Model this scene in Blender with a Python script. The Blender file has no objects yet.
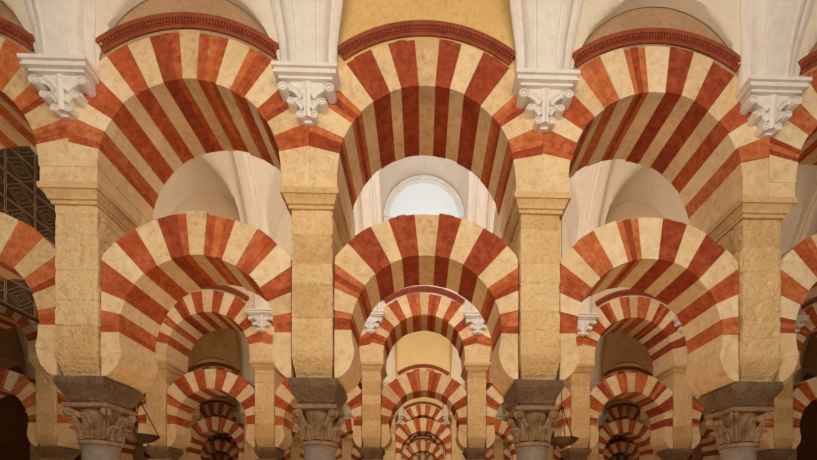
import bpy, math, random
from mathutils import Vector, noise
random.seed(7)
C = bpy.context.scene.collection
PI = math.pi
def lin(r,g,b):
    def c(u):
        u/=255.0
        return u/12.92 if u<=0.04045 else ((u+0.055)/1.055)**2.4
    return (c(r),c(g),c(b),1.0)

# ------------------------------------------------------------------ materials
def stone(name, c1, c2, c3, scale=2.0, bump=0.3, rough=0.85, pits=0.0, fine=22.0, wear=.55, c4=None, dist=.03, k4=.5):
    m = bpy.data.materials.new(name); m.use_nodes = True
    nt = m.node_tree; N = nt.nodes; L = nt.links
    b = N['Principled BSDF']; b.inputs['Roughness'].default_value = rough
    b.inputs['Specular IOR Level'].default_value = 0.2
    tc = N.new('ShaderNodeTexCoord'); oi = N.new('ShaderNodeObjectInfo')
    mul = N.new('ShaderNodeMath'); mul.operation='MULTIPLY'; mul.inputs[1].default_value = 37.0
    L.new(oi.outputs['Random'], mul.inputs[0])
    add = N.new('ShaderNodeVectorMath'); add.operation='ADD'
    L.new(tc.outputs['Object'], add.inputs[0]); L.new(mul.outputs[0], add.inputs[1])
    def noise_(s,d,r):
        n = N.new('ShaderNodeTexNoise'); n.inputs['Scale'].default_value=s; n.inputs['Detail'].default_value=d; n.inputs['Roughness'].default_value=r
        L.new(add.outputs[0], n.inputs['Vector']); return n
    def ramp(src,p0,k0,p1,k1):
        r = N.new('ShaderNodeValToRGB'); e=r.color_ramp.elements
        e[0].position=p0; e[0].color=k0; e[1].position=p1; e[1].color=k1
        L.new(src, r.inputs['Fac']); return r.outputs['Color']
    W=(1,1,1,1); K=(0,0,0,1)
    n1=noise_(scale,6,.62); n2=noise_(fine,9,.72)
    base=ramp(n1.outputs['Fac'],.3,c2,.62,c1)
    def mix(a,col,fac,k):
        s=N.new('ShaderNodeMath'); s.operation='MULTIPLY'; s.inputs[1].default_value=k; L.new(fac,s.inputs[0])
        mx=N.new('ShaderNodeMix'); mx.data_type='RGBA'; L.new(s.outputs[0],mx.inputs['Factor']); L.new(a,mx.inputs['A']); mx.inputs['B'].default_value=col
        return mx.outputs['Result']
    col=mix(base,c3,ramp(n2.outputs['Fac'],.34,W,.52,K),wear)
    if c4:
        n3=noise_(6,8,.75)
        col=mix(col,c4,ramp(n3.outputs['Fac'],.50,K,.66,W),k4)
    L.new(col, b.inputs['Base Color'])
    bp = N.new('ShaderNodeBump'); bp.inputs['Strength'].default_value = bump; bp.inputs['Distance'].default_value = dist
    h = n2.outputs['Fac']
    if pits>0:
        vo = N.new('ShaderNodeTexVoronoi'); vo.inputs['Scale'].default_value = 30
        L.new(add.outputs[0], vo.inputs['Vector'])
        ad = N.new('ShaderNodeMath'); ad.operation='MULTIPLY_ADD'; ad.inputs[1].default_value = pits
        L.new(vo.outputs['Distance'], ad.inputs[0]); L.new(n2.outputs['Fac'], ad.inputs[2]); h = ad.outputs[0]
    L.new(h, bp.inputs['Height']); L.new(bp.outputs['Normal'], b.inputs['Normal'])
    return m
M = {}
M['red1']   = stone('red_brick', lin(194,98,56), lin(172,80,46), lin(126,56,36), 2.2, .6, wear=.65, fine=12, c4=lin(210,136,96))
M['red2']   = stone('red_brick_dark', lin(170,78,47), lin(148,63,39), lin(106,46,31), 2.4, .6, wear=.65, fine=12, c4=lin(190,112,76))
M['red3']   = stone('red_brick_pale', lin(208,120,70), lin(188,101,58), lin(142,72,45), 2.0, .6, wear=.65, fine=12, c4=lin(222,158,114))
M['cream1'] = stone('cream_stone', lin(236,211,170), lin(221,190,148), lin(183,146,106), 1.6, .5, wear=.55, fine=11, c4=lin(241,222,190))
M['cream2'] = stone('cream_stone_worn', lin(224,195,151), lin(205,172,128), lin(166,129,91), 2.0, .5, wear=.62, fine=11, c4=lin(236,211,174))
M['cream3'] = stone('cream_stone_pale', lin(241,221,187), lin(229,203,164), lin(196,161,122), 1.5, .5, wear=.5, fine=11, c4=lin(245,231,206))
M['pier1'] = stone('golden_sandstone', lin(235,204,154), lin(219,186,135), lin(174,138,98), 1.6, .7, .9, .6, 21, wear=.5, c4=lin(240,217,176), dist=.03)
M['pier2'] = stone('golden_sandstone_dark', lin(225,191,140), lin(207,171,121), lin(160,124,87), 1.6, .7, .9, .6, 21, wear=.54, c4=lin(233,206,162), dist=.03)
M['pier3'] = stone('golden_sandstone_pale', lin(239,211,164), lin(225,194,147), lin(182,146,108), 1.6, .7, .9, .6, 21, wear=.45, c4=lin(243,223,186), dist=.03)
M['cornice'] = stone('cornice_stone', lin(224,192,144), lin(208,174,126), lin(170,133,93), 3, .4, wear=.5)
M['white'] = stone('white_plaster', lin(234,232,230), lin(227,223,219), lin(212,205,199), 1.0, .05, fine=9)
M['vault'] = stone('vault_plaster', lin(234,226,214), lin(228,217,202), lin(220,206,189), .8, .05, fine=8)
M['shaded_vault'] = stone('shaded_vault_plaster', lin(206,170,124), lin(188,150,105), lin(160,122,82), .8, .08, fine=8)  # warm brown shade of the farther naves, put into the vault colour
M['ochre'] = stone('ochre_plaster', lin(229,196,134), lin(218,181,118), lin(194,152,96), 1.6, .3, wear=.5, fine=14)
M['straw'] = stone('straw_plaster', lin(234,212,164), lin(225,200,149), lin(206,176,127), 1.6, .12, wear=.4)
M['beige'] = stone('beige_plaster', lin(228,213,192), lin(219,201,178), lin(205,184,158), 1.0, .06)
M['shaded'] = stone('shaded_plaster', lin(190,158,124), lin(172,140,107), lin(146,115,85), 1.0, .08)  # shade above the nearest side arches, mixed into the plaster colour
M['impost'] = stone('weathered_grey_stone', lin(138,113,91), lin(113,91,72), lin(73,57,45), 4, .8, .85, .5)
M['capital'] = stone('carved_stone', lin(172,141,110), lin(140,111,85), lin(80,59,44), 7, .6)
M['marble'] = stone('grey_marble', lin(152,143,138), lin(130,121,116), lin(106,97,92), 2.5, .08, .45)
M['mould'] = stone('brick_moulding', lin(162,85,60), lin(140,68,49), lin(102,52,39), 5, .35)
M['floor'] = stone('floor_marble', lin(190,160,128), lin(170,140,110), lin(140,114,88), .7, .03, .35)
M['wall'] = stone('aged_wall', lin(150,106,66), lin(124,84,50), lin(90,62,40), 1.0, .2)
M['wood'] = stone('dark_panel', lin(76,60,48), lin(62,48,38), lin(46,36,29), 3, .3, .6)
M['gold'] = stone('pale_inlay', lin(186,164,134), lin(166,144,114), lin(128,108,82), 4, .2, .5)
def simple(name, col, metal=0, rough=.5, emit=None, es=1):
    m = bpy.data.materials.new(name); m.use_nodes=True; b=m.node_tree.nodes['Principled BSDF']
    b.inputs['Base Color'].default_value=col; b.inputs['Metallic'].default_value=metal; b.inputs['Roughness'].default_value=rough
    if emit: b.inputs['Emission Color'].default_value=emit; b.inputs['Emission Strength'].default_value=es
    return m
M['bronze'] = simple('dark_bronze', lin(84,62,42), .8, .45)
M['glass'] = simple('bright_window_glass', lin(200,207,212), 0, .6, lin(222,235,243), .33)

# ------------------------------------------------------------------ mesh builder
class MB:
    def __init__(s): s.v=[]; s.f=[]; s.m=[]
    def add(s, vs, fs, mi=0):
        o=len(s.v); s.v+= [tuple(p) for p in vs]
        for f in fs: s.f.append(tuple(o+i for i in f)); s.m.append(mi)
    def box(s,x0,x1,y0,y1,z0,z1,mi=0):
        vs=[(x0,y0,z0),(x1,y0,z0),(x1,y1,z0),(x0,y1,z0),(x0,y0,z1),(x1,y0,z1),(x1,y1,z1),(x0,y1,z1)]
        s.add(vs,[(0,3,2,1),(4,5,6,7),(0,1,5,4),(1,2,6,5),(2,3,7,6),(3,0,4,7)],mi)
    def prism(s, poly, y0, y1, mi=0):       # poly: (x,z) outline, extruded along y
        n=len(poly)
        vs=[(x,y0,z) for x,z in poly]+[(x,y1,z) for x,z in poly]
        fs=[tuple(range(n)), tuple(range(2*n-1,n-1,-1))]
        fs+=[(i,n+i,n+(i+1)%n,(i+1)%n) for i in range(n)]
        s.add(vs,fs,mi)
    def rects(s, secs, mi=0, cx=0, cy=0):   # stack of rectangular sections (z, hx, hy)
        vs=[]; fs=[]
        for z,hx,hy in secs:
            vs+=[(cx-hx,cy-hy,z),(cx+hx,cy-hy,z),(cx+hx,cy+hy,z),(cx-hx,cy+hy,z)]
        for k in range(len(secs)-1):
            for i in range(4):
                fs.append((4*k+i,4*k+(i+1)%4,4*k+4+(i+1)%4,4*k+4+i))
        t=4*(len(secs)-1)
        fs+=[(3,2,1,0),(t,t+1,t+2,t+3)]
        s.add(vs,fs,mi)
    def lathe(s, prof, n=24, mi=0, cx=0, cy=0):
        vs=[];fs=[]
        for r,z in prof:
            for i in range(n):
                a=2*PI*i/n; vs.append((cx+r*math.cos(a),cy+r*math.sin(a),z))
        for k in range(len(prof)-1):
            for i in range(n):
                fs.append((k*n+i,k*n+(i+1)%n,(k+1)*n+(i+1)%n,(k+1)*n+i))
        s.add(vs,fs,mi)
    def cyl(s, p0, p1, r, n=10, mi=0, r1=None):
        p0=Vector(p0);p1=Vector(p1);d=(p1-p0).normalized()
        a=d.orthogonal().normalized(); b=d.cross(a)
        r1=r if r1 is None else r1
        vs=[p0+(a*math.cos(2*PI*i/n)+b*math.sin(2*PI*i/n))*r for i in range(n)]+[p1+(a*math.cos(2*PI*i/n)+b*math.sin(2*PI*i/n))*r1 for i in range(n)]
        fs=[(i,(i+1)%n,n+(i+1)%n,n+i) for i in range(n)]+[tuple(range(n-1,-1,-1)),tuple(range(n,2*n))]
        s.add(vs,fs,mi)
    def mesh(s,name,mats,smooth=False):
        me=bpy.data.meshes.new(name); me.from_pydata(s.v,[],s.f)
        for m in mats: me.materials.append(m)
        for p,mi in zip(me.polygons,s.m):
            p.material_index=mi; p.use_smooth=smooth
        import bmesh
        bm=bmesh.new(); bm.from_mesh(me); bmesh.ops.recalc_face_normals(bm,faces=bm.faces[:]); bm.to_mesh(me); bm.free()
        if smooth:
            try: me.set_sharp_from_angle(angle=math.radians(40))
            except Exception: pass
        return me
def obj(name, me, parent=None, loc=(0,0,0)):
    o=bpy.data.objects.new(name,me); C.objects.link(o); o.location=loc
    if parent: o.parent=parent
    return o
def empty(name, loc): 
    o=bpy.data.objects.new(name,None); C.objects.link(o); o.location=loc; o.empty_display_size=.2; return o
def tag(o,label,cat,group=None):
    o['label']=label; o['category']=cat
    if group: o['group']=group
def struct(o):
    o['kind']='structure'; return o

# ------------------------------------------------------------------ dimensions
YAW,PPX=.028,433.5
S=3.09; X0=-1.478; ROW0=6.0; D=6.5; HALF=S/2
UH=0.545                      # half depth of the upper wall
UZ,UR,URO=6.0,1.185,1.80      # upper arch
LZ,LR,LRO=4.01,1.03,1.60      # lower arch
LH=0.38
PHX=.278                      # half width of a pier
ZS,VH,VA=7.18,3.82,D/2-UH     # vault springing, rise, half span
def colx(j): return X0+S*j
def bayx(i): return X0+S*(i+.5)
def rowy(r): return ROW0+D*r
def vaultz(u): return ZS+VH*max(0,1-u*u)**.62      # u = -1..1 across the nave

# ------------------------------------------------------------------ arches
def sector(mb,a,b,rin,rout,zc,xc,y0,y1,mi,n=4):
    inn=[];out=[]
    for k in range(n+1):
        p=a+(b-a)*k/n; sp=abs(math.sin(p))
        ro=min(rout, xc/sp) if sp>1e-6 else rout
        inn.append((rin*math.sin(p), zc+rin*math.cos(p))); out.append((ro*math.sin(p), zc+ro*math.cos(p)))
    vs=[];fs=[]
    for (ix,iz),(ox,oz) in zip(inn,out):
        vs+=[(ix,y0,iz),(ox,y0,oz),(ox,y1,oz),(ix,y1,iz)]
    for k in range(n):
        for i in range(4):
            fs.append((4*k+i,4*k+(i+1)%4,4*k+4+(i+1)%4,4*k+4+i))
    fs+=[(0,1,2,3),(4*n+3,4*n+2,4*n+1,4*n)]
    mb.add(vs,fs,mi)
def arch_mesh(name,rin,rout,zc,xc,hy,step,nside,phimax,foot,seed):
    rnd=random.Random(seed); mb=MB(); d=math.radians
    pos=[step/2+step*k+(-.3 if k%2==0 else .3) for k in range(nside)]
    bounds=[-phimax]+[-p for p in reversed(pos)]+pos+[phimax]
    bounds=[b if abs(b)==phimax else b+rnd.uniform(-1.2,1.2) for b in bounds]
    mid=len(bounds)//2-1
    for k in range(len(bounds)-1):
        red=(k-mid)%2==1
        e=rnd.uniform(-.012,.008); g=rnd.uniform(-.010,.010)
        v=rnd.choice((0,0,1,2)); ro=rout+rnd.uniform(-.016,.016)
        if k in (0,len(bounds)-2): v=0
        a0,a1=bounds[k],bounds[k+1]
        if not red:
            sector(mb,d(a0),d(a1),rin+e,ro,zc,xc,-hy+g,hy-g,v)
        else:                                # a red voussoir is three courses of brick
            q=3; w_=(a1-a0)/q; gap=.025
            for c_ in range(q):
                vv=v if rnd.random()<.6 else rnd.choice((0,1,2))
                sector(mb,d(a0+c_*w_+(gap if c_ else 0)),d(a0+(c_+1)*w_-(gap if c_<q-1 else 0)),rin+e+rnd.uniform(-.004,.004),ro+rnd.uniform(-.010,.010),zc,xc,-hy+g+rnd.uniform(-.004,.004),hy-g,3+vv,2)
    sp,cp=math.sin(d(phimax)),math.cos(d(phimax))
    for s in (-1,1):
        pl=[(s*rin*sp,zc+rin*cp),(s*xc,zc+xc/sp*cp),(s*xc,foot[-1][1])]+[(s*x,z) for x,z in reversed(foot)]
        mb.prism(pl,-hy,hy,0)
    return mb.mesh(name,[M['cream1'],M['cream2'],M['cream3'],M['red1'],M['red2'],M['red3']])
def upper_mesh(seed): return arch_mesh('upper_arch_ring',UR,URO,UZ,HALF-.001,UH,10.3,8,90,[(UR,5.80)],seed)
def lower_mesh(seed,dz=0): return arch_mesh('horseshoe_arch',LR,LRO,LZ+dz,HALF-PHX-.013,LH,12.0,8,106,[(.985,3.70),(1.0,3.62),(1.045,3.50),(1.13,3.40),(1.20,3.354)],seed)
def mould_mesh():
    mb=MB(); d=math.radians; am=36.5
    for (r0,r1,p) in ((1.835,1.88,.012),(1.88,1.935,.022),(1.935,1.993,.048)):
        sector(mb,-d(am),d(am),r0,r1,UZ,99,-UH-p,-UH+.0,0,40)
    for k in range(62):
        a=-am+2*am*(k+.25)/62; b=-am+2*am*(k+.75)/62
        sector(mb,d(a),d(b),1.888,1.934,UZ,99,-UH-.043,-UH-.021,0,1)
    return mb.mesh('brick_moulding',[M['mould']])
MOULD=mould_mesh()
def spandrel_mesh(mat):
    mb=MB(); ft=math.asin((HALF-.001)/URO); n=24; ps=[-ft+2*ft*k/n for k in range(n+1)]
    vs=[];fs=[]
    for p in ps:
        x=URO*math.sin(p); z=UZ+(URO-.01)*math.cos(p)
        vs+=[(x,-UH+.012,z),(x,-UH+.012,11.5),(x,UH-.012,11.5),(x,UH-.012,z)]
    for k in range(n):
        for i in range(4): fs.append((4*k+i,4*k+(i+1)%4,4*k+4+(i+1)%4,4*k+4+i))
    fs+=[(0,1,2,3),(4*n+3,4*n+2,4*n+1,4*n)]
    mb.add(vs,fs); return mb.mesh('spandrel',[mat])
SP_O,SP_W,SP_U,SP_S,SP_B=[spandrel_mesh(M[k]) for k in ('ochre','white','shaded','straw','beige')]

# ------------------------------------------------------------------ column parts
def leaf(mb, ang, r0, r1, z0, h, w, curl, mi=0):
    n=8; vs=[];fs=[]
    ca,sa=math.cos(ang),math.sin(ang)
    for k in range(n+1):
        t=k/n
        r=r0+(r1-r0)*t*t+ (curl*max(0,t-.6)/.4*.9 if t>.6 else 0)
        z=z0+h*(t if t<.85 else .85+.15*(1-((t-.85)/.15)*1.6))
        ww=w*(.75+.5*math.sin(PI*min(1,t*1.05)))*(1 if t<.8 else 1-.55*(t-.8)/.2)*(1 if k%2 else .82)
        for q,(o,dr) in enumerate(((-1,-.03),(-.6,.012),(-.3,-.006),(0,.035),(.3,-.006),(.6,.012),(1,-.03))):
            x=r+dr; y=o*ww
            vs.append((x*ca-y*sa, x*sa+y*ca, z))
    for k in range(n):
        for q in range(6):
            fs.append((k*7+q,k*7+q+1,k*7+q+8,k*7+q+7))
    mb.add(vs,fs,mi)
def capital_mesh():
    mb=MB()
    mb.lathe([(.22,2.46),(.25,2.47),(.262,2.495),(.25,2.52),(.21,2.53),(.19,2.62),(.20,2.77),(.23,2.90),(.25,2.96),(.2,2.96)],28)
    for k in range(8):
        leaf(mb,PI/8+k*PI/4,.23,.28,2.53,.21,.072,.06)
        leaf(mb,k*PI/4,.24,.29,2.54,.35,.068,.06)
    for k in range(4):
        a=PI/4+k*PI/2; c,s_=math.cos(a),math.sin(a)
        for q in (-1,1):
            p=Vector((c*.35,s_*.35,2.90)); t=Vector((-s_,c,0))*.03*q
            mb.cyl(p+t*.2,p+t*1.6,.058,12); mb.cyl(p+t*1.6,p+t*2.0,.03,10)
    mb.rects([(2.95,.27,.27),(2.965,.295,.295),(3.005,.305,.305),(3.015,.295,.295)])
    return mb.mesh('capital',[M['capital']],True)
def shaft_mesh():
    mb=MB(); mb.lathe([(.0,.32),(.25,.32),(.25,.36),(.235,.38),(.238,1.2),(.228,1.9),(.215,2.4),(.225,2.42),(.24,2.44),(.225,2.46),(0,2.46)],32)
    return mb.mesh('shaft',[M['marble']],True)
def base_mesh():
    mb=MB(); mb.rects([(0,.36,.36),(.14,.36,.36)])
    mb.lathe([(0,.14),(.33,.14),(.355,.17),(.33,.205),(.29,.215),(.28,.24),(.30,.265),(.31,.29),(.29,.315),(0,.32)],32)
    return mb.mesh('base',[M['marble']],True)
def ring_pts(hx,hy,c,nx,ny):
    per=[]
    def side(a,b,nv,n):
        for k in range(n): per.append((Vector(a).lerp(Vector(b),k/n),Vector(nv)))
    side((-hx+c,-hy),(hx-c,-hy),(0,-1),nx); side((hx,-hy+c),(hx,hy-c),(1,0),ny); side((hx-c,hy),(-hx+c,hy),(0,1),nx); side((-hx,hy-c),(-hx,-hy+c),(-1,0),ny)
    return per
def worn_block(secs,amp,name,mats,c=.022):
    mb=MB(); vs=[];fs=[]; m=0
    for k,(z,hx,hy) in enumerate(secs):
        per=ring_pts(hx,hy,c,18,20); m=len(per)
        for p,nv in per:
            P=Vector((p.x,p.y,z)); d=amp*noise.fractal(P*7,1,2,3)-3*amp*max(0,noise.noise(P*5+Vector((3,1,2)))-.18)
            d=min(d,.005)
            vs.append((p.x+nv.x*d,p.y+nv.y*d,z))
    for k in range(len(secs)-1):
        for i in range(m): fs.append((k*m+i,k*m+(i+1)%m,(k+1)*m+(i+1)%m,(k+1)*m+i))
    t=(len(secs)-1)*m
    fs+=[tuple(range(m-1,-1,-1)),tuple(range(t,t+m))]
    mb.add(vs,fs); return mb.mesh(name,mats)
IMP=worn_block([(3.015,.245,.255),(3.04,.25,.265),(3.05,.26,.275),(3.09,.267,.30),(3.14,.285,.34),(3.19,.308,.38),(3.225,.325,.405),(3.24,.335,.417),(3.28,.34,.422),(3.31,.338,.421),(3.336,.326,.412),(3.346,.31,.40)],.018,'impost_block',[M['impost']])
k_=PHX/.268
FOOT=worn_block([(z,hx*k_,hy) for z,hx,hy in [(3.352,.235,.335),(3.39,.238,.345),(3.42,.245,.362),(3.445,.25,.378),(3.45,.243,.37),(3.48,.25,.392),(3.515,.258,.412),(3.54,.262,.422),(3.545,.257,.414),(3.58,.264,.436),(3.62,.267,.452),(3.645,.268,.455),(3.665,.267,.448)]],.007,'stepped_foot',[M['pier2']],.014)
CAP,SHAFT,BASE=capital_mesh(),shaft_mesh(),base_mesh()
def pier_mesh(seed):
    r=random.Random(seed); mb=MB(); z0,z1=3.665,5.58; st=.034
    cuts=[];z=z0
    while z<z1-.2: z+=r.choice((.26,.33,.40,.46)); cuts.append(z)
    hx,hy=PHX,.432
    per=ring_pts(hx,hy,.012,int(2*hx/st),int(2*hy/st))
    nz=int((z1-z0)/st*1.4); vs=[]; m=len(per); off=Vector((seed*13.7,seed*5.1,0))
    tone=[r.uniform(-.009,.003) for _ in range(20)]; mats=[r.choice((0,0,1,2)) for _ in range(20)]
    crs=[]
    for k in range(nz+1):
        z=z0+(z1-z0)*k/nz
        ci=sum(1 for q in cuts if q<z); crs.append(ci)
        for p,nv in per:
            P=Vector((p.x,p.y,z))+off
            d=.010*noise.fractal(P*7,1,2,4)+tone[ci]
            d-=.034*max(0,noise.noise(P*11)-.19)
            for q in cuts:
                if abs(z-q+.008*noise.noise(P*3))<.014: d-=.010
            if k in (0,nz): d=min(d,0)
            d=max(-.05,min(d,.008))
            vs.append((p.x+nv.x*d,p.y+nv.y*d,z))
    mb.v+=vs
    for k in range(nz):
        for i in range(m): mb.f.append((k*m+i,k*m+(i+1)%m,(k+1)*m+(i+1)%m,(k+1)*m+i)); mb.m.append(mats[crs[k]])
    mb.f+=[tuple(range(m-1,-1,-1)),tuple(range(nz*m,nz*m+m))]; mb.m+=[0,0]
    return mb.mesh('pier_body',[M['pier1'],M['pier2'],M['pier3']])
def cornice_mesh():
    mb=MB(); mb.rects([(5.58,.295,.46),(5.62,.30,.465),(5.625,.315,.49),(5.66,.325,.50),(5.69,.34,.52),(5.715,.355,.54),(5.72,.38,.56),(5.785,.385,.565),(5.80,.375,.555)])
    return mb.mesh('cornice',[M['cornice']])
COR=cornice_mesh()
def corbel_abacus():
    mb=MB(); y=-UH
    def slab(z0,z1,hx,dp): mb.box(-hx,hx,y-dp,y,z0,z1)
    slab(7.135,7.18,.41,.25); slab(7.10,7.135,.385,.215); slab(7.07,7.10,.395,.23); slab(7.04,7.07,.34,.18)
    return mb.mesh('abacus',[M['white']])
def corbel_bell():
    mb=MB(); y=-UH
    secs=[(6.60,.06,.045),(6.66,.065,.055),(6.76,.075,.07),(6.86,.10,.085),(6.95,.16,.10),(7.04,.25,.13)]
    vs=[];fs=[]
    for z,hx,dp in secs: vs+=[(-hx,y,z),(-hx*.85,y-dp,z),(hx*.85,y-dp,z),(hx,y,z)]
    for k in range(len(secs)-1):
        for i in range(3): fs.append((4*k+i,4*k+i+1,4*k+5+i,4*k+4+i))
    fs.append((0,1,2,3)); mb.add(vs,fs)
    def scroll(cx,cz,rx,rz,y1,ang=0):        # carved curl with a sunk ring
        n=18; ca,sa=math.cos(ang),math.sin(ang); vs=[]
        L=((1,y),(1,y1+.015),(.95,y1),(.70,y1),(.64,y1+.018),(.5,y1+.02),(.42,y1+.004),(.15,y1))
        for sc_,yy in L:
            for k in range(n):
                a=2*PI*k/n; u,w=sc_*rx*math.cos(a),sc_*rz*math.sin(a)
                vs.append((cx+u*ca-w*sa,yy,cz+u*sa+w*ca))
        q=len(L)
        fs=[(e*n+k,e*n+(k+1)%n,(e+1)*n+(k+1)%n,(e+1)*n+k) for e in range(q-1) for k in range(n)]+[tuple(range((q-1)*n,q*n))]
        mb.add(vs,fs)
    def blade(pts,w,dp,tap=.55):             # carved leaf: raised midrib, flat margins, tapering tip
        vs=[];fs=[];n=len(pts)
        for k,(x,z) in enumerate(pts):
            a=Vector(pts[min(k+1,n-1)])-Vector(pts[max(k-1,0)]); a.normalize(); px_,pz_=-a.y,a.x
            ww=w*(1-tap*k/(n-1)); dd=dp*(1-.2*k/(n-1))
            for f_,o in ((-1,None),(-.95,.025),(-.3,.016),(0,0),(.3,.016),(.95,.025),(1,None)):
                vs.append((x+px_*ww*f_, y if o is None else y-dd+o, z+pz_*ww*f_))
        for k in range(n-1):
            for i in range(6): fs.append((7*k+i,7*k+i+1,7*k+8+i,7*k+7+i))
        fs+=[tuple(range(7)),tuple(7*(n-1)+i for i in range(6,-1,-1))]
        mb.add(vs,fs)
    for s in (-1,1):
        blade([(s*.05,6.88),(s*.11,6.95),(s*.19,7.0),(s*.27,7.005),(s*.33,6.98)],.062,.15,.3)
        scroll(s*.295,6.955,.062,.055,y-.17)
        blade([(s*.04,6.75),(s*.08,6.81),(s*.14,6.85),(s*.20,6.845),(s*.23,6.82)],.052,.125,.3)
        scroll(s*.195,6.80,.055,.045,y-.14)
        scroll(s*.085,6.655,.052,.048,y-.115)
    blade([(0,7.04),(0,6.94),(0,6.84),(0,6.74),(0,6.63)],.058,.165,.3)
    return mb.mesh('carved_bell',[M['white']],False)
CORB,BELL=corbel_abacus(),corbel_bell()
def rib_mesh(k0,flare,mat):
    half=[(.365,-.03),(.365,.02),(.345,.045),(.30,.055),(.285,.04),(.265,.04),(.25,.09),(.22,.13),(.185,.15),(.165,.153),(.155,.138),(.135,.138),(.125,.16),(.06,.165)]
    prof=[(-x*k0,d) for x,d in half]+[(x*k0,d) for x,d in reversed(half)]
    n=72; mb=MB(); vs=[];fs=[]; m=len(prof)
    pts=[(VA*math.cos(PI*k/n),vaultz(math.cos(PI*k/n))) for k in range(n+1)]
    for k in range(n+1):
        a=pts[max(0,k-1)]; b=pts[min(n,k+1)]; ty,tz=b[0]-a[0],b[1]-a[1]; l=math.hypot(ty,tz)
        nv=(-tz/l, ty/l)
        if k==0: nv=(-1,0)
        if k==n: nv=(1,0)
        t=max(0,min(1,(pts[k][1]-7.4)/1.2)); sx=1+flare*t*t*(3-2*t)      # the pier flares as it becomes a rib
        for x,d_ in prof: vs.append((x*sx,pts[k][0]+nv[0]*d_,pts[k][1]+nv[1]*d_))
    for k in range(n):
        for i in range(m-1): fs.append((k*m+i,k*m+i+1,(k+1)*m+i+1,(k+1)*m+i))
    mb.add(vs,fs); return mb.mesh('trim_rib',[mat],True)
RIB=rib_mesh(1,.45,M['white']); RIB2=rib_mesh(.85,-.2,M['vault'])

# ------------------------------------------------------------------ words
AR=['nearest','second','third','fourth','fifth','sixth','seventh']
ON=['','first','second','third','fourth','fifth','sixth','seventh','eighth']
def bayw(i): return 'over the centre aisle' if i==0 else '%s bay %s of centre'%(ON[abs(i)],'left' if i<0 else 'right')
def colw(j): return '%s left of centre'%ON[1-j] if j<=0 else '%s right of centre'%ON[j]
NR=7
lowc={};upc={};pc={}
def getm(cache,fn,seed,key):
    if key not in cache: cache[key]=fn(seed)
    return cache[key]
def rng(r): return 2 if r==0 else min(6,r+3)
trimn=0
T={}                                   # (kind,row,index) -> object
for r in range(NR):
    y=rowy(r); b=rng(r); a=AR[r]
    for i in range(-b,b+1):
        key=(r,i) if r<2 else ('far',i%3)
        x=bayx(i); sd=r*100+i+50 if r<2 else i%3
        if (r,i)==(0,-1): lowc[key]=lower_mesh(sd,-.05)
        o=obj('horseshoe_arch',getm(lowc,lower_mesh,sd,key),None,(x,y,0))
        tag(o,'lower red and cream striped horseshoe arch, %s arcade, %s'%(a,bayw(i)),'arch','lower horseshoe arches')
        T['low',r,i]=o
        e=empty('upper_arch',(x,y,5.8))
        tag(e,'upper striped arch with brick moulding, %s arcade, %s'%(a,bayw(i)),'arch','upper round arches')
        obj('voussoir_ring',getm(upc,upper_mesh,sd,key),e,(0,0,-5.8)); obj('brick_moulding',MOULD,e,(0,0,-5.8))
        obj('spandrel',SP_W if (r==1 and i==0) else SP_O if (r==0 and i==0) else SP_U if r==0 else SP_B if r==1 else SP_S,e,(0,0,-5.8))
        T['up',r,i]=e
    for j in range(-b,b+2):
        x=colx(j)
        e=empty('marble_column',(x,y,0))
        tag(e,'grey marble column with carved capital, %s arcade, %s'%(a,colw(j)),'column','marble columns')
        for nm,me in (('base',BASE),('shaft',SHAFT),('capital',CAP),('impost_block',IMP)): obj(nm,me,e)
        T['col',r,j]=e
        e=empty('stone_pier',(x,y,3.35))
        tag(e,'pitted sandstone pier, %s arcade, standing on column %s'%(a,colw(j)),'pier','stone piers')
        obj('stepped_foot',FOOT,e,(0,0,-3.35)); obj('pier_body',getm(pc,pier_mesh,j%4,j%4),e,(0,0,-3.35)); obj('cornice',COR,e,(0,0,-3.35))
        T['pier',r,j]=e
        xs_=x-.05 if (r==0 and j==2) else x
        e=empty('wall_corbel',(xs_,y-UH,6.6))
        tag(e,'white carved plaster corbel, %s arcade, high above column %s'%(a,colw(j)),'corbel','white wall corbels')
        obj('abacus',CORB,e,(0,UH,-6.6)); obj('carved_bell',BELL,e,(0,UH,-6.6))
        T['corb',r,j]=e
        trimn+=1
        T['rib',r,j]=struct(obj('trim_%d'%trimn,RIB if r==0 else RIB2,None,(xs_,y-D/2,0)))

# ------------------------------------------------------------------ setting
def vault_mesh(b0,b1,rise=.86,side=None,mat='vault'):
    mb=MB(); ny=56
    us=[-math.cos(PI*k/ny) for k in range(ny+1)]
    xs=[]
    W=1.18
    off=[-HALF,-W-.001]+[-W*math.cos(PI*k/28) for k in range(29)]+[W+.001]
    for i in range(b0,b1+1): xs+=[(bayx(i)+o,i,o) for o in off]
    xs.append((bayx(b1)+HALF,b1,HALF))
    vs=[];fs=[]
    for x,i,o in xs:
        for u in us:
            bz=vaultz(u)
            cz=0
            if abs(o)<=W:
                q=math.sqrt(max(0,W*W-o*o))
                c0=10.0 if i==0 else side
                if c0:
                    cz=c0+q*1.05
                    if abs(o)>W-.0005: cz=ZS
                else: cz=ZS-.03+q*rise
            vs.append((x,u*VA,max(bz,cz)))
    m=len(us)
    for a in range(len(xs)-1):
        for k in range(m-1): fs.append((a*m+k,a*m+k+1,(a+1)*m+k+1,(a+1)*m+k))
    mb.add(vs,fs); return mb.mesh('ceiling',[M[mat]],True)
VF=vault_mesh(-6,6,.86,None,'shaded_vault'); V0=vault_mesh(-6,6,.86,9.35); VN=vault_mesh(-3,3,1.0)
for r in range(-1,NR-1):
    struct(obj('ceiling',VN if r==-1 else V0 if r==0 else VF,None,(0,rowy(r)+D/2,0)))
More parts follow.
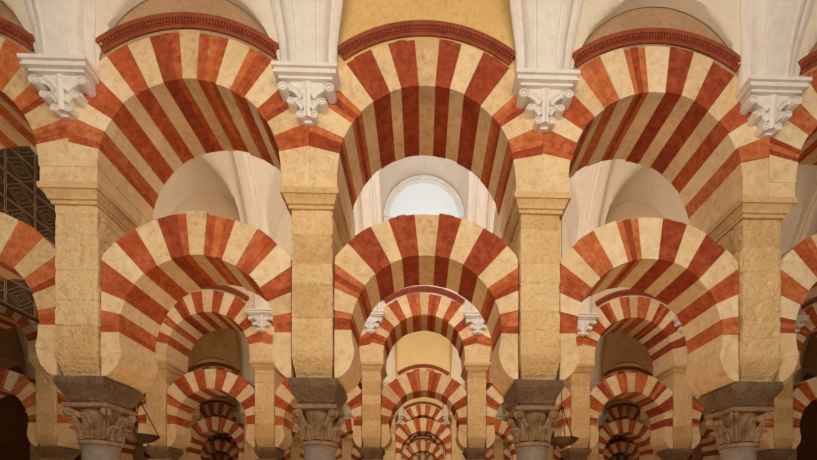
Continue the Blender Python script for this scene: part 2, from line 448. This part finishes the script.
# dark panelled wall at the left end of the first nave, with thin pale line panels
ya,yb=rowy(0)+UH,rowy(1)-UH
mb=MB(); px=-9.7; ly,hy_,lz,hz=ya+.3,yb,6.3,10.7
mb.box(px-.1,px,ly,hy_,lz,hz,0)
t=.009; cw,ch=.74,.62; yy=ly+.06
while yy<hy_-cw:
    z=lz+.04
    while z<hz-ch:
        e=.015
        yl,yr,zl,zr=yy+e,yy+cw-e,z+e,z+ch-e
        mb.box(px,px+.01,yl,yr,zl,zl+t,1); mb.box(px,px+.01,yl,yr,zr-t,zr,1)
        mb.box(px,px+.01,yl,yl+t,zl,zr,1); mb.box(px,px+.01,yr-t,yr,zl,zr,1)
        cy,cz=yy+cw/2,z+ch/2
        for q in (1,.66,.3):
            P=[(px,cy-.345*q,cz),(px,cy,cz+.29*q),(px,cy+.345*q,cz),(px,cy,cz-.29*q)]
            for k in range(4): mb.cyl(P[k],P[(k+1)%4],.006,4,1)
        z+=ch
    yy+=cw
struct(obj('wall_panel',mb.mesh('wall_panel',[M['wood'],M['gold']])))
mb=MB(); mb.box(-21,21,-3,49,-.1,0); struct(obj('floor',mb.mesh('floor',[M['floor']])))
mb=MB(); mb.box(-21.2,-21,-.5,49,0,11.4); struct(obj('wall_left',mb.mesh('wall_left',[M['wall']])))
mb=MB(); mb.box(21,21.2,-.5,49,0,11.4); struct(obj('wall_right',mb.mesh('wall_right',[M['wall']])))
mb=MB(); mb.box(-21.2,21.2,49,49.2,0,11.4); struct(obj('wall_back',mb.mesh('wall_back',[M['wall']])))
# pale lunette window high in the second arcade, nested plaster curves around it
wy=rowy(1)-UH+.012
mb=MB()
for r0,r1,y0 in ((1.10,1.17,-.07),(1.0,1.10,-.035)): sector(mb,-PI/2,PI/2,r0,r1,0,99,y0,0,0,40)
w=struct(obj('window_1',mb.mesh('window_1',[M['white']]),None,(bayx(0),wy,10.0)))
pm=MB(); pm.prism([(1.0*math.cos(PI*k/32),1.0*math.sin(PI*k/32)) for k in range(33)],-.012,-.001)
obj('pane',pm.mesh('pane',[M['glass']]),w)

# ------------------------------------------------------------------ hanging lamps
def lamp(loc,label,ztop):
    e=empty('hanging_lamp',loc); tag(e,label,'lamp','hanging bowl lamps')
    mb=MB(); mb.lathe([(.001,-.17),(.05,-.165),(.06,-.12),(.16,-.10),(.27,-.05),(.34,.02),(.36,.03),(.36,.05),(.33,.05),(.25,-.02),(.1,-.06),(.001,-.07)],28)
    obj('bowl',mb.mesh('bowl',[M['bronze']],True),e)
    for k in range(3):
        a=k*2*PI/3+.4; mb=MB(); mb.cyl((.345*math.cos(a),.345*math.sin(a),.04),(.03*math.cos(a),.03*math.sin(a),.72),.011,6)
        obj('chain',mb.mesh('chain',[M['bronze']]),e)
    mb=MB(); mb.lathe([(.001,.70),(.05,.71),(.06,.74),(.03,.79),(.001,.80)],14); obj('hub',mb.mesh('hub',[M['bronze']],True),e)
    mb=MB(); mb.cyl((0,0,.79),(0,0,ztop-loc[2]),.009,6); obj('suspension_chain',mb.mesh('suspension_chain',[M['bronze']]),e)
    return e
lamp((bayx(1)-.08,9.0,3.05),'dark bronze bowl lamp on chains just right of the centre aisle',10.9)
lamp((bayx(-2)+.2,8.8,3.05),'dark bronze bowl lamp beside the far left column of the nearest arcade',10.8)

# ------------------------------------------------------------------ camera
cam=bpy.data.cameras.new('Camera'); co=bpy.data.objects.new('Camera',cam); C.objects.link(co)
co.location=(0,0,1.6); co.rotation_euler=(PI/2,0,-YAW)
cam.sensor_width=36; cam.lens=412/817*36; cam.shift_x=(408.5-PPX)/817; cam.shift_y=277/817
cam.clip_start=.05
bpy.context.scene.camera=co

# ------------------------------------------------------------------ leave out the repeats that no viewpoint near here can see
bpy.context.view_layer.update()
dg=bpy.context.evaluated_depsgraph_get(); sc=bpy.context.scene
hits={}
def probe(off,step,wt):
    o=Vector((off,0,1.6)); py=0
    while py<460:
        px=0
        while px<817:
            xc=(px-PPX)/412; zc=(507-py)/412
            d=Vector((xc*math.cos(YAW)+math.sin(YAW), -xc*math.sin(YAW)+math.cos(YAW), zc)).normalized()
            ok,_,_,_,ob,_=sc.ray_cast(dg,o,d)
            if ok:
                while ob.parent: ob=ob.parent
                hits[ob.name]=hits.get(ob.name,0)+wt
            px+=step
        py+=step
probe(0,2.5,1); probe(-.5,8,2); probe(.5,8,2)
keep=set(k for k,o in T.items() if hits.get(o.name,0)>=3 or (k[1]==0 and k[0] in('col','pier')))
for k,r,i in list(keep):               # an arch keeps what carries it
    if k=='up': keep|={('pier',r,i),('pier',r,i+1),('col',r,i),('col',r,i+1)}
    if k=='low': keep|={('col',r,i),('col',r,i+1)}
    if k in('pier','corb'): keep|={('col',r,i)}
cnt=0
for k,o in T.items():
    if k not in keep:
        for c in list(o.children): bpy.data.objects.remove(c)
        bpy.data.objects.remove(o); cnt+=1
print('removed',cnt,'of',len(T))

# ------------------------------------------------------------------ light
w=bpy.data.worlds.new('World'); bpy.context.scene.world=w; w.use_nodes=True
w.node_tree.nodes['Background'].inputs[0].default_value=(1,.84,.66,1); w.node_tree.nodes['Background'].inputs[1].default_value=.13
def area(loc,target,sx,sy,power,col):
    l=bpy.data.lights.new('area','AREA'); l.shape='RECTANGLE'; l.size=sx; l.size_y=sy; l.energy=power; l.color=col
    o=bpy.data.objects.new('nave_light',l); C.objects.link(o); o.location=loc
    o.rotation_euler=(Vector(target)-Vector(loc)).to_track_quat('-Z','Y').to_euler(); return o
warm=(1,.85,.66); deep=(1,.70,.40); amber=(1,.62,.31)
area((0,-.5,6.1),(0,6,6.0),11,3.4,475,warm)
area((0,4.0,.25),(0,5.6,6),10,.5,56,amber)       # added fills standing in for floor bounce, before and behind the nearest arcade
area((0,8.5,.25),(0,7.2,6),10,.5,88,amber)
area((-8.0,8.6,.3),(-9.6,9.5,8.5),2,1,40,deep)  # added low fill to brighten the dark panelled wall
area((12.5,8.5,.3),(10.5,9.0,8),3,1,40,deep)  # matching added fill for the dark right end
y=rowy(0)
for sx in (-1,1): area((sx*3.4,y+1.0,8.2),(sx*7.0,y+4.8,9.4),2.5,.5,88,(1,.84,.65))
area((bayx(0),y+1.0,8.4),(bayx(0),y+6,4.0),2.2,.5,50,(1,.84,.62))
area((bayx(0),y+.95,8.9),(bayx(0),y+5.0,10.4),2.0,.4,92,(.86,.94,1))  # added cool light, out of sight behind the arcade, whitening the centre vault
for sx in (-1,1): area((sx*6,y+1.0,8.3),(sx*6,y+6,4.5),6,.5,48,deep)
for r in range(1,NR-1):
    y=rowy(r)
    area((0,y+1.0,8.3),(0,y+6,5.2),24,.5,(0,85,62,42,32,26)[r],deep)
    area((bayx(0),y+1.0,8.4),(bayx(0),y+6,6.0),2.2,.5,(0,175,135,95,65,45)[r],(1,.85,.61))
    area((0,y-2.0,.25),(0,y-1,6),24,.5,(0,34,26,17,11,8)[r],amber)  # added low amber fill to lift the dark lower bays
vs=bpy.context.scene.view_settings; vs.view_transform='Standard'; vs.look='None'
